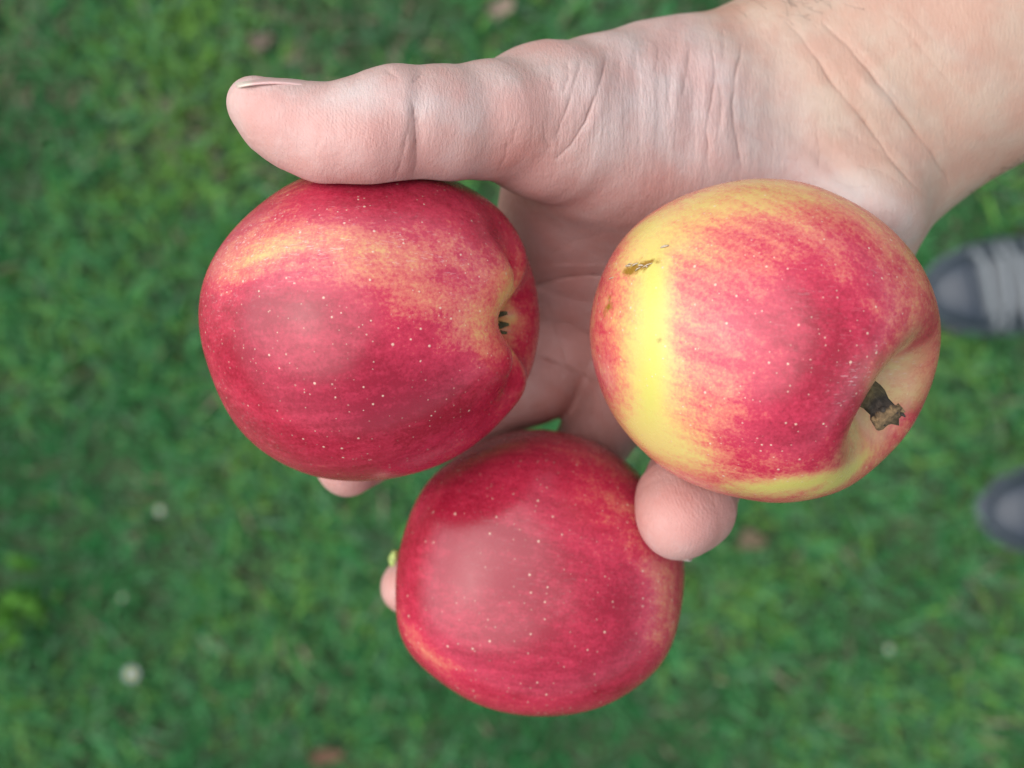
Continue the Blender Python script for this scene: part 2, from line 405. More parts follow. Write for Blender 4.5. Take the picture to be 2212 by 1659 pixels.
apple_l = make_apple(AL, 'rosy red apple pinched under the thumb, its dark blossom end turned towards the palm',
    [(550,552,110,42,0.42,-0.42),(480,555,60,36,0.6,-0.24),(700,580,110,40,0,-0.16),(760,500,190,70,0,-0.14),(880,590,200,80,-0.2,-0.14),(1050,720,70,90,0,-0.22),(720,760,200,160,0,0.22),
     (600,640,150,60,0.1,0.15),(900,920,250,100,0.2,0.30),(500,800,120,180,0,0.22),(860,430,230,50,0,0.20),(1110,650,50,70,0,-0.55),(960,660,150,40,-0.2,-0.12),(1080,500,70,60,0,0.1)],
    scuff=[(640,520,160,70,0.3,0.6),(520,490,90,60,0.7,1.0),(470,540,40,50,0.7,1.0),(860,520,200,70,0,0.35),(1030,600,70,90,0,0.25),(520,930,200,60,-0.8,0.3),(450,650,60,90,0,0.4)], base=0.66, basin=0.5)
apple_r = make_apple(AR, 'largest apple, yellow and pink with a woody stem, lying on the heel of the hand',
    [(1340,560,120,130,0.2,-0.10),(1390,850,70,190,0,-0.38),(1390,680,45,200,0,-0.3),(1310,640,50,90,0,0.10),(1370,950,80,70,-0.6,-0.3),(1640,400,260,70,0,-0.28),(1460,470,120,80,0.5,-0.3),
     (1760,800,130,130,0,0.38),(1700,960,170,80,0.2,0.30),(1850,640,120,120,0.3,0.18),(1640,640,130,110,0,0.12),(1560,800,120,200,0,-0.05),(1700,1062,160,22,0.16,-0.6),
     (1840,1030,110,18,0.55,-0.55),(1460,980,90,60,-0.6,-0.35),(1900,480,120,60,-0.7,-0.12),(2010,740,60,90,0.3,0.2),(1990,880,60,60,0,0.25)],
    lime=[(1402,600,24,80,0,0.6),(1402,720,25,110,0,0.68),(1398,850,28,100,0,0.6),(1380,480,40,50,0.7,0.45),(1375,930,36,50,-0.6,0.2),(1720,1060,130,14,0.14,0.5),(1850,1025,80,13,0.55,0.7)],
    scuff=[(1860,830,70,50,0.9,0.6),(1940,800,50,70,0.6,0.7),(1700,560,260,200,0,0.14),(1300,820,18,50,0.1,0.9),(1960,620,60,120,0,0.3)],
    bruise=[(1362,572,46,17,0.15,0.75),(1385,566,30,10,0.15,0.3),(1345,580,14,10,0,0.3),(1300,660,16,34,0,0.55),(1430,525,12,5,0.3,0.6),(1412,738,9,9,0,0.5)], russet=1.0, base=0.50)
apple_b = make_apple(AB, 'darkest red apple resting on the fingers, lowest of the three and free of any stem',
    [(1330,1060,110,90,-0.4,-0.22),(1240,960,150,40,-0.2,-0.05),(1440,1330,60,130,0,-0.35),(1120,1260,230,150,0,0.25),(980,1120,120,120,0,0.18),(930,1440,120,40,-0.7,-0.25),
     (1200,1480,200,60,0,0.08),(1380,1350,90,90,0,0.18),(1390,1220,70,60,0,-0.12)],
    scuff=[(1150,1200,300,260,0,0.10),(1440,1330,60,120,0,0.25)], base=0.76)

def ring_tube(path, radii, nseg=18, jag=None, seed=0):
    """tube along a path with per-ring radius; returns V, quads, tris (ends capped)"""
    path = [Vector(p) for p in path]; r = np.random.default_rng(seed)
    V, Q, T = [], [], []
    n = len(path); ref = Vector((0.3, 0.7, 0.2)).normalized()
    for i, p in enumerate(path):
        t = (path[min(i + 1, n - 1)] - path[max(i - 1, 0)]).normalized()
        e1 = (ref - t * ref.dot(t)).normalized(); e2 = t.cross(e1)
        for k in range(nseg):
            a = 2 * math.pi * k / nseg
            rr = radii[i] * (1 + (jag[i] * r.normal() if jag else 0))
            off = t * (jag[i] * radii[i] * 0.8 * r.normal() if jag else 0)
            V.append(p + e1 * (math.cos(a) * rr) + e2 * (math.sin(a) * rr) + off)
    for i in range(n - 1):
        for k in range(nseg):
            k2 = (k + 1) % nseg
            Q.append((i * nseg + k, i * nseg + k2, (i + 1) * nseg + k2, (i + 1) * nseg + k))
    c0 = len(V); V.append(path[0]); c1 = len(V); V.append(path[-1])
    for k in range(nseg):
        k2 = (k + 1) % nseg
        T.append((c0, k2, k)); T.append((c1, (n - 1) * nseg + k, (n - 1) * nseg + k2))
    return np.array([list(v) for v in V]), Q, T

def mat_bark():
    m = Mat('stem bark')
    tc = m.n('ShaderNodeTexCoord'); at = m.attr('along').outputs['Fac']
    n = m.n('ShaderNodeTexNoise', Scale=900.0, Detail=6.0, Roughness=0.7); m.l(tc.outputs['Object'], n.inputs['Vector'])
    base = m.ramp(at, [(0.0, (0.16, 0.13, 0.05)), (0.72, (0.125, 0.105, 0.05)), (0.82, (0.030, 0.026, 0.02)), (0.92, (0.04, 0.03, 0.022)), (0.98, (0.22, 0.145, 0.07))])
    c = m.mix(0.75, base, m.ramp(n.outputs[0], [(0.35, (0.25, 0.22, 0.2)), (0.65, (1.3, 1.25, 1.2))]), 'MULTIPLY')
    m.set(Base_Color=c, Roughness=0.85)
    b = m.n('ShaderNodeBump', Strength=0.9, Distance=0.0006); m.l(n.outputs[0], b.inputs['Height']); m.l(b.outputs[0], m.b.inputs['Normal'])
    return m.m
# stem of the right apple: stout, greenish, ending in a splayed dark broken stub
def build_stem():
    base = AR.V[0]
    k = 0.262 / F
    tip = P(1920, 906, 0.2475)
    p0 = base - AR.axis * 0.003
    pts = [p0 + (tip - p0) * t + np.array([0.0008 * math.sin(3 * t), 0.0012 * math.sin(3.1 * t), 0.002 * math.sin(3.1 * t)]) for t in np.linspace(0, 1, 12)]
    rad = np.array([2.6, 2.8, 2.9, 3.0, 3.0, 3.0, 2.95, 2.8, 2.55, 2.5, 2.7, 2.7]) * 0.001
    jag = [0, 0, .02, .02, .03, .04, .06, .08, .11, .12, .15, .18]
    V, Q, T = ring_tube(pts, rad, 22, jag, 4)
    along = np.concatenate([np.repeat(np.linspace(0, 1, 12), 22), [0, 1]])
    V = list(map(tuple, V)); along = list(along)
    d = (pts[-1] - pts[-3]); d /= np.linalg.norm(d); e1 = np.cross(d, [0.2, 0.1, 1.0]); e1 /= np.linalg.norm(e1); e2 = np.cross(d, e1); rr = np.random.default_rng(12)
    for k in range(11):                                # splintered end
        a = 2 * math.pi * k / 11 + rr.normal() * 0.2; r0 = 0.0027 * rr.uniform(0.5, 1.0)
        p = pts[-2] + (e1 * math.cos(a) + e2 * math.sin(a)) * r0
        q = p + d * 0.001 * rr.uniform(0.9, 2.6) + (e1 * math.cos(a) + e2 * math.sin(a)) * 0.0007 * rr.uniform(-0.3, 1.2)
        v, qq, tt = ring_tube([p, p * 0.5 + q * 0.5, q], [0.0007, 0.0006, 0.00015], 6, [.1, .2, .1], k)
        b = len(V); V.extend(map(tuple, v)); Q.extend([tuple(i + b for i in f) for f in qq]); T.extend([tuple(i + b for i in f) for f in tt])
        along.extend([0.88 if k % 2 else 0.98] * len(v))
    V = np.array(V); along = np.array(along)
    o = mesh_np('stem', V - AR.c, quads=Q, tris=T, mat=mat_bark(), parent=apple_r, attrs={'along': along})
build_stem()

def mat_simple(name, col, rough=0.7, scale=300.0, var=0.5, spec=0.5, bump=0.0):
    m = Mat(name); tc = m.n('ShaderNodeTexCoord')
    n = m.n('ShaderNodeTexNoise', Scale=scale, Detail=5.0, Roughness=0.6); m.l(tc.outputs['Object'], n.inputs['Vector'])
    lo = tuple(c * (1 - var) for c in col); hi = tuple(min(1, c * (1 + var)) for c in col)
    m.set(Base_Color=m.ramp(n.outputs[0], [(0.3, lo), (0.7, hi)]), Roughness=rough)
    m.b.inputs['Specular IOR Level'].default_value = spec
    if bump:
        b = m.n('ShaderNodeBump', Strength=bump, Distance=0.001); m.l(n.outputs[0], b.inputs['Height']); m.l(b.outputs[0], m.b.inputs['Normal'])
    return m.m

# dry pale slivers of torn skin over the scars of the right apple
def build_slivers():
    V, Q, T = [], [], []
    for (x0, y0, x1, y1, w) in ((1338,574,1352,570,1.9),(1352,573,1366,569,1.6),(1368,570,1380,567,2.0),(1376,571,1398,565,1.3),(1362,577,1371,575,1.4),(1419,527,1438,521,2.2),(1345,568,1356,566,1.0),(1302,604,1313,597,1.0),(1383,576,1388,573,1.6)):
        a, b = AR.at(x0, y0), AR.at(x1, y1); up = (a - AR.c) / np.linalg.norm(a - AR.c)
        pts = [a + (b - a) * t + up * (0.00005 + 0.00018 * math.sin(t * 3.14)) for t in np.linspace(0, 1, 6)]
        v, q, t = ring_tube(pts, [w * 1e-4 * k for k in (.3, .8, 1, 1, .8, .3)], 8, [.1] * 6, int(x0))
        o = len(V); V.extend(v.tolist()); Q.extend([tuple(i + o for i in f) for f in q]); T.extend([tuple(i + o for i in f) for f in t])
    mesh_np('torn_skin', np.array(V) - AR.c, quads=Q, tris=T, mat=mat_simple('torn skin', (0.36, 0.29, 0.21), 0.9, 2500, 0.3), parent=apple_r)
build_slivers()

# dried sepals in the blossom end of the left apple
def build_calyx():
    bottom = AL.V[-1]; ax = -AL.axis
    V, T = [], []
    e1, e2 = AL.B[0], AL.B[1]
    for k in range(5):
        a = 2 * math.pi * k / 5 + 0.5
        r = e1 * math.cos(a) + e2 * math.sin(a); s = np.cross(ax, r)
        b0 = len(V)
        for t, w, h in ((0, 0.6, 0.2), (0.4, 0.7, 1.5), (0.8, 0.5, 3.0), (1.0, 0.2, 3.8)):
            for sd_ in (-1, 1):
                V.append(bottom + r * 0.001 * (1.0 + 2.6 * t * (1 - 0.5 * t)) + s * 0.001 * w * sd_ + ax * 0.001 * h)
            
        for q in range(3):
            i = b0 + 2 * q
            T += [(i, i + 1, i + 3), (i, i + 3, i + 2)]
    o = mesh_np('calyx', np.array(V) - AL.c, tris=T, mat=mat_simple('dried calyx', (0.05, 0.055, 0.02), 0.8, 900), parent=apple_l)
    sm = o.modifiers.new('t', 'SOLIDIFY'); sm.thickness = 0.0006; sm.offset = 0
build_calyx()

# ------------------------------------------------------------------ the hand: one implicit body
def R_(rpx, d): return rpx * d / F
def chain(pts):
    """pts: (px, py, depth, radius px[, flatten in z])"""
    out = []
    for a, b in zip(pts[:-1], pts[1:]):
        ka = a[4] if len(a) > 4 else 1.0; kb = b[4] if len(b) > 4 else 1.0
        out.append((P(*a[:3]), P(*b[:3]), R_(a[3], a[2]), R_(b[3], b[2]), ka, kb))
    return out

THUMB = chain([(545,222,.256,57),(585,246,.256,73),(640,268,.256,90),(720,292,.256,103),(795,287,.257,114),(860,272,.259,121),(950,268,.263,117),(1060,260,.270,124),
               (1180,262,.281,166,1.1),(1310,280,.292,196,1.25),(1450,300,.303,242,1.45)])
FOREARM = chain([(1450,300,.303,242,1.45),(1620,292,.310,256,1.5),(1809,243,.312,292,1.5),(2056,72,.312,296,1.45),(2466,-213,.314,318,1.35),(3000,-590,.32,400,1.2)])
PALM = chain([(1560,330,.312,150),(1230,700,.338,112)]) + chain([(1620,400,.315,150),(1370,830,.336,100)]) + \
       chain([(1700,430,.316,150),(1490,820,.332,105)]) + chain([(1838,440,.303,160,1.0),(1780,640,.320,150,1.3),(1640,830,.326,100,1.1)]) + \
       chain([(1200,370,.303,112),(1200,560,.330,116)]) + chain([(1480,480,.324,200,1.6),(1380,740,.345,150,1.5)]) + \
       chain([(1330,330,.301,190,1.3),(1270,520,.327,165,1.4)])
INDEX = chain([(1230,720,.337,106),(1160,822,.335,84),(1000,890,.340,80),(850,938,.332,74),(752,1002,.313,70)])
MIDDLE = chain([(1370,830,.332,96),(1297,932,.338,76),(1140,1130,.358,80),(985,1230,.354,78),(888,1268,.340,63)])
RING = chain([(1490,810,.332,102),(1548,960,.322,94),(1500,1045,.301,97),(1478,1095,.289,105),(1462,1120,.285,86)])
PINKY = chain([(1640,800,.327,92),(1700,880,.326,84),(1715,935,.320,78),(1700,960,.315,64)])

def seg(p, s):
    a, b, ra, rb, ka, kb = s
    ba = b - a; q = p - a
    t = np.clip((q @ ba) / (ba @ ba), 0, 1)
    v = q - t[:, None] * ba
    k = ka + (kb - ka) * t
    return np.sqrt(v[:, 0] ** 2 + v[:, 1] ** 2 + (v[:, 2] * k) ** 2) - (ra + (rb - ra) * t)
def smin(a, b, k):
    h = np.clip(0.5 + 0.5 * (b - a) / k, 0, 1)
    return b + (a - b) * h - k * h * (1 - h)
def field(p, ch, k):
    f = None
    for s in ch:
        g = seg(p, s); f = g if f is None else smin(f, g, k)
    return f
_waves = Waves(0.03, 14, 51)
def hand_sdf(p):
    f = field(p, THUMB, 0.003)
    f = smin(f, field(p, FOREARM, 0.010), 0.008)
    f = smin(f, field(p, PALM, 0.010), 0.006)
    for fg, k in ((INDEX, .006), (MIDDLE, .006), (RING, .006), (PINKY, .006)):
        f = smin(f, field(p, fg, 0.003), k * 0.5)
    f = f + 0.0004 * _waves(p)
    for a in APPLES:                                   # flesh gives way where an apple presses on it
        g = -(a.sdf(p) - 0.0002)
        f = -smin(-f, -g, 0.002)
    return f

def surface_nets(lo, hi, h, fn):
    n = np.ceil((hi - lo) / h).astype(int) + 1
    xs = [lo[i] + h * np.arange(n[i]) for i in range(3)]
    G = np.empty(n, np.float32)
    for i0 in range(0, n[0], 12):
        i1 = min(n[0], i0 + 12)
        X, Y, Z = np.meshgrid(xs[0][i0:i1], xs[1], xs[2], indexing='ij')
        G[i0:i1] = fn(np.stack([X.ravel(), Y.ravel(), Z.ravel()], 1)).reshape(X.shape)
    inside = G < 0
    cs = n - 1
    acc = np.zeros((*cs, 3), np.float32); cnt = np.zeros(cs, np.float32)
    corner = lambda A, o: A[o[0]:o[0] + cs[0], o[1]:o[1] + cs[1], o[2]:o[2] + cs[2]]
    for axis in range(3):
        for u in (0, 1):
            for v in (0, 1):
                o0 = [0, 0, 0]; oth = [q for q in range(3) if q != axis]
                o0[oth[0]] = u; o0[oth[1]] = v; o1 = list(o0); o1[axis] = 1
                g0, g1 = corner(G, o0), corner(G, o1)
                m = (g0 < 0) != (g1 < 0)
                t = np.where(m, g0 / np.where(m, g0 - g1, 1), 0)
                for q in range(3):
                    acc[..., q] += np.where(m, (t if q == axis else o0[q]), 0)
                cnt += m
    act = cnt > 0
    idx = -np.ones(cs, np.int64); idx[act] = np.arange(act.sum())
    I = np.argwhere(act)
    V = lo + h * (I + acc[act] / cnt[act][:, None])
    quads = []
    for axis in range(3):
        oth = [q for q in range(3) if q != axis]
        sl0 = [slice(None)] * 3; sl1 = [slice(None)] * 3; sl0[axis] = slice(0, -1); sl1[axis] = slice(1, None)
        a, b = inside[tuple(sl0)], inside[tuple(sl1)]
        E = np.argwhere(a != b); flip = a[tuple(E.T)]
        ok = (E[:, oth[0]] > 0) & (E[:, oth[1]] > 0) & (E[:, oth[0]] < cs[oth[0]]) & (E[:, oth[1]] < cs[oth[1]])
        E, flip = E[ok], flip[ok]
        c = []
        for (u, v) in ((1, 1), (0, 1), (0, 0), (1, 0)):
            e = E.copy(); e[:, oth[0]] -= u; e[:, oth[1]] -= v
            c.append(idx[tuple(e.T)])
        q = np.stack(c, 1)
        if axis == 1: flip = ~flip
        q[~flip] = q[~flip][:, ::-1]
        quads.append(q)
    return V, np.concatenate(quads)

def subdivide(V, polys, sel):
    """split the selected quads in four; neighbours just take the new edge points in"""
    quads = polys
    E = np.concatenate([quads[:, [0, 1]], quads[:, [1, 2]], quads[:, [2, 3]], quads[:, [3, 0]]])
    Es = np.sort(E, 1); key = Es[:, 0].astype(np.int64) * (len(V) + 1) + Es[:, 1]
    nq = len(quads)
    selE = np.tile(sel, 4)
    uk = np.unique(key[selE])
    mid = np.full(len(key), -1, np.int64)
    pos = np.searchsorted(uk, key); pos = np.minimum(pos, len(uk) - 1)
    hit = uk[pos] == key
    mid[hit] = len(V) + pos[hit]
    a = uk // (len(V) + 1); b = uk % (len(V) + 1)
    Vm = 0.5 * (V[a] + V[b])
    sq = np.where(sel)[0]
    cen = len(V) + len(uk) + np.arange(len(sq))
    Vc = V[quads[sq]].mean(1)
    V2 = np.concatenate([V, Vm, Vc])
    M = mid.reshape(4, nq).T
    out = []
    for k in range(4):
        out.append(np.stack([quads[sq, k], M[sq, k], cen, M[sq, (k + 3) % 4]], 1))
    newq = np.concatenate(out)
    rest = np.where(~sel)[0]
    touched = (M[rest] >= 0).any(1)
    plain = quads[rest[~touched]]
    ng = []
    for f in rest[touched]:
        p = []
        for k in range(4):
            p.append(int(quads[f, k]))
            if M[f, k] >= 0: p.append(int(M[f, k]))
        ng.append(p)
    return V2, newq, plain, ng

def grad(fn, p, e=0.0004):
    g = np.empty_like(p)
    for i in range(3):
        d = np.zeros(3); d[i] = e
        g[:, i] = fn(p + d) - fn(p - d)
    return g / (2 * e)
def snap(p, it=2):
    for _ in range(it):
        f = hand_sdf(p); g = grad(hand_sdf, p)
        p = p - g * (f / np.maximum((g * g).sum(1), 0.15))[:, None]
    return p

# creases in picture positions: (points, half width px, depth mm)
def z2(pts): return [(1097.2 + x * 0.504, y * 0.504) for x, y in pts]
def z1(pts): return [(438.9 + x * 0.3472, 109.7 + y * 0.3472) for x, y in pts]
CREASES = [
    (z2([(420,225),(405,300),(378,400),(332,520),(272,620),(200,690)]), 4.0, 0.75),
    (z2([(250,255),(258,330),(238,400)]), 3.0, 0.45), (z2([(320,240),(290,340),(262,440),(225,530),(205,610)]), 3.0, 0.45),
    (z2([(185,285),(182,335),(192,400)]), 3.0, 0.35), (z2([(150,520),(160,590),(200,660)]), 3.0, 0.35),
    (z2([(480,240),(470,330),(455,400)]), 3.0, 0.22), (z2([(545,200),(545,290)]), 3.0, 0.22), (z2([(640,180),(642,260),(628,340)]), 3.0, 0.30),
    (z2([(772,160),(778,260),(752,380),(735,460)]), 3.4, 0.42), (z2([(868,140),(874,230),(888,320),(866,450),(850,560),(856,640),(862,760)]), 3.6, 0.50),
    (z2([(915,120),(928,200),(920,260)]), 3.0, 0.30), (z2([(1003,180),(996,250),(972,330),(964,430),(970,540),(990,620),(1005,740)]), 4.2, 0.75),
    (z2([(905,330),(915,430),(905,560)]), 3.2, 0.28), (z2([(700,300),(690,420),(670,540)]), 3.0, 0.18),
    (z2([(1185,80),(1250,150),(1330,260),(1400,370),(1470,450),(1560,560),(1640,680),(1720,770),(1795,865)]), 5.0, 0.9),
    (z2([(1340,90),(1450,190),(1560,320),(1650,440),(1740,560),(1820,660),(1880,760),(1895,820)]), 5.0, 1.0),
    (z2([(1600,30),(1700,120),(1790,230),(1850,300),(1920,390)]), 3.2, 0.25), (z2([(1400,530),(1540,620),(1660,690),(1740,760)]), 3.4, 0.30),
    (z2([(1380,760),(1460,800),(1560,800)]), 4.0, 0.30), (z2([(1480,700),(1600,740),(1690,800)]), 3.6, 0.30), (z2([(1150,700),(1190,680),(1250,690)]), 3.2, 0.18),
    (z2([(1320,520),(1335,620),(1330,740)]), 3.4, 0.25), (z2([(990,500),(1060,580),(1150,620)]), 3.2, 0.18), (z2([(1480,200),(1600,330),(1700,470)]), 2.8, 0.16),
    (z2([(1420,150),(1560,290)]), 2.6, 0.14), (z2([(1700,30),(1850,200)]), 2.6, 0.12), (z2([(1860,560),(1900,640),(1960,680)]), 3.0, 0.16),
    (z1([(1275,265),(1318,340),(1322,430),(1336,560),(1332,680),(1312,790)]), 4.0, 0.75), (z1([(1292,430),(1252,600),(1212,720),(1188,810)]), 3.4, 0.38),
    (z1([(742,430),(726,540),(698,650)]), 2.8, 0.22), (z1([(870,560),(860,660),(820,740)]), 2.6, 0.14), (z1([(1040,540),(1030,620)]), 2.6, 0.12),
    (z1([(1900,540),(1890,680),(1840,770)]), 3.2, 0.30), (z1([(1965,420),(1930,600)]), 3.0, 0.22), (z1([(1140,112),(1180,150),(1215,165)]), 2.6, 0.40),
    (z1([(1375,115),(1335,170),(1290,195)]), 3.0, 0.40), (z1([(1370,330),(1345,470),(1360,600)]), 2.8, 0.20),
    ([(1130,626),(1200,604),(1270,596),(1330,600)], 6.0, 1.1), ([(1170,560),(1240,520),(1330,500)], 3.5, 0.15),
    ([(1150,760),(1220,790),(1290,830)], 5.0, 0.9), ([(1160,690),(1230,700),(1300,740)], 4.0, 0.35), ([(1180,640),(1200,720),(1230,800)], 4.0, 0.35),
]
def crease_disp(px, py):
    out = np.zeros(len(px)); tint = np.zeros(len(px))
    for pts, w, dep in CREASES:
        pts = np.array(pts, float)
        lo, hi = pts.min(0) - 25, pts.max(0) + 25
        m = np.where((px > lo[0]) & (px < hi[0]) & (py > lo[1]) & (py < hi[1]))[0]
        if not len(m): continue
        X, Y = px[m], py[m]
        wig = 1.0 * np.sin(X * 0.05 + Y * 0.07 + w * 9) + 0.5 * np.sin(X * 0.19 - Y * 0.13)
        best = np.full(len(m), 1e9); along = np.zeros(len(m))
        L = np.hypot(*np.diff(pts, axis=0).T); tot = L.sum(); acc = 0
        for (a, b, l) in zip(pts[:-1], pts[1:], L):
            t = np.clip(((X - a[0]) * (b[0] - a[0]) + (Y - a[1]) * (b[1] - a[1])) / (l * l), 0, 1)
            dd = np.hypot(X - a[0] - t * (b[0] - a[0]) + wig, Y - a[1] - t * (b[1] - a[1]))
            k = dd < best; best[k] = dd[k]; along[k] = (acc + t[k] * l) / tot; acc += l
        taper = np.clip(np.minimum(along, 1 - along) / 0.22, 0, 1) ** 0.7 * (0.72 + 0.28 * np.sin(along * 17 + X * 0.02 + dep * 40))
        ww = w * 0.50
        g = np.exp(-(best / ww) ** 2)
        out[m] += taper * dep * 0.001 * (-0.62 * g - 0.22 * np.exp(-(best / (2.6 * w)) ** 2) + 0.16 * np.exp(-((best - 4.0 * w) / (2.6 * w)) ** 2))
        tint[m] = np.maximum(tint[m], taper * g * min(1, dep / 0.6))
    return out, tint

def gauss(px, py, spec):
    out = np.zeros(len(px))
    for (x, y, rx, ry, a, v) in spec:
        ca, sa = math.cos(a), math.sin(a)
        u = ((px - x) * ca - (py - y) * sa) / rx; w = ((px - x) * sa + (py - y) * ca) / ry
        out += v * np.exp(-(u * u + w * w))
    return out

def mat_skin():
    m = Mat('skin')
    tc = m.n('ShaderNodeTexCoord'); obj = tc.outputs['Object']
    tone = m.attr('tone').outputs['Color']; cr = m.attr('crease_shade').outputs['Fac']
    mo = m.n('ShaderNodeTexNoise', Scale=85.0, Detail=4.0, Roughness=0.55); m.l(obj, mo.inputs['Vector'])
    mo2 = m.n('ShaderNodeTexNoise', Scale=260.0, Detail=4.0, Roughness=0.6); m.l(obj, mo2.inputs['Vector'])
    c = m.mix(m.mapr(mo.outputs[0], 0.34, 0.66, 0.0, 0.8), tone, m.mix(1.0, tone, (0.98, 0.79, 0.76), 'MULTIPLY'))
    c = m.mix(m.mapr(mo2.outputs[0], 0.50, 0.72, 0.0, 0.30), c, m.mix(1.0, c, (1.16, 1.24, 1.27), 'MULTIPLY'))
    c = m.mix(m.math('MULTIPLY', cr, 0.38), c, (0.22, 0.085, 0.06))  # shade inside the creases painted into the skin colour
    m.set(Base_Color=c, Roughness=0.48, Subsurface_Weight=0.12, Subsurface_Radius=(1.0, 0.35, 0.2), Subsurface_Scale=0.0035)
    m.b.inputs['Specular IOR Level'].default_value = 0.42
    # fine skin lattice and friction ridges
    vo = m.n('ShaderNodeTexVoronoi', Scale=1500.0, feature='DISTANCE_TO_EDGE'); m.l(obj, vo.inputs['Vector'])
    mp = m.n('ShaderNodeMapping'); m.l(obj, mp.inputs['Vector']); mp.inputs['Rotation'].default_value = (0, 0, 0.5); mp.inputs['Scale'].default_value = (2000, 500, 900)
    li = m.n('ShaderNodeTexNoise', Scale=1.0, Detail=3.0, Distortion=0.4); m.l(mp.outputs[0], li.inputs['Vector'])
    b1 = m.n('ShaderNodeBump', Strength=0.35, Distance=0.00025); m.l(m.math('MINIMUM', vo.outputs[0], 0.25), b1.inputs['Height'])
    b2 = m.n('ShaderNodeBump', Strength=0.45, Distance=0.0004); m.l(li.outputs[0], b2.inputs['Height']); m.l(b1.outputs[0], b2.inputs['Normal'])
    wr = m.attr('wrinkle').outputs['Fac']
    mp4 = m.n('ShaderNodeMapping'); m.l(obj, mp4.inputs['Vector']); mp4.inputs['Rotation'].default_value = (0, 0, 0.10); mp4.inputs['Scale'].default_value = (620, 75, 160)
    wl = m.n('ShaderNodeTexNoise', Scale=1.0, Detail=4.0, Roughness=0.6, Distortion=0.3); m.l(mp4.outputs[0], wl.inputs['Vector'])
    bw = m.n('ShaderNodeBump', Strength=0.8, Distance=0.0006); m.l(m.math('MULTIPLY', wl.outputs[0], wr), bw.inputs['Height']); m.l(b2.outputs[0], bw.inputs['Normal'])
    rd = m.attr('ridge').outputs['Fac']
    wv = m.n('ShaderNodeTexWave', Scale=640.0, Distortion=14.0, Detail=1.0); wv.inputs['Detail Scale'].default_value = 0.12; wv.wave_type = 'BANDS'; wv.bands_direction = 'DIAGONAL'
    m.l(obj, wv.inputs['Vector'])
    br_ = m.n('ShaderNodeBump', Strength=0.22, Distance=0.0001); m.l(m.math('MULTIPLY', wv.outputs['Fac'], rd), br_.inputs['Height']); m.l(bw.outputs[0], br_.inputs['Normal'])
    b2 = br_
    b3 = m.n('ShaderNodeBump', Strength=0.25, Distance=0.0008); m.l(mo2.outputs[0], b3.inputs['Height']); m.l(b2.outputs[0], b3.inputs['Normal'])
    m.l(b3.outputs[0], m.b.inputs['Normal'])
    return m.m

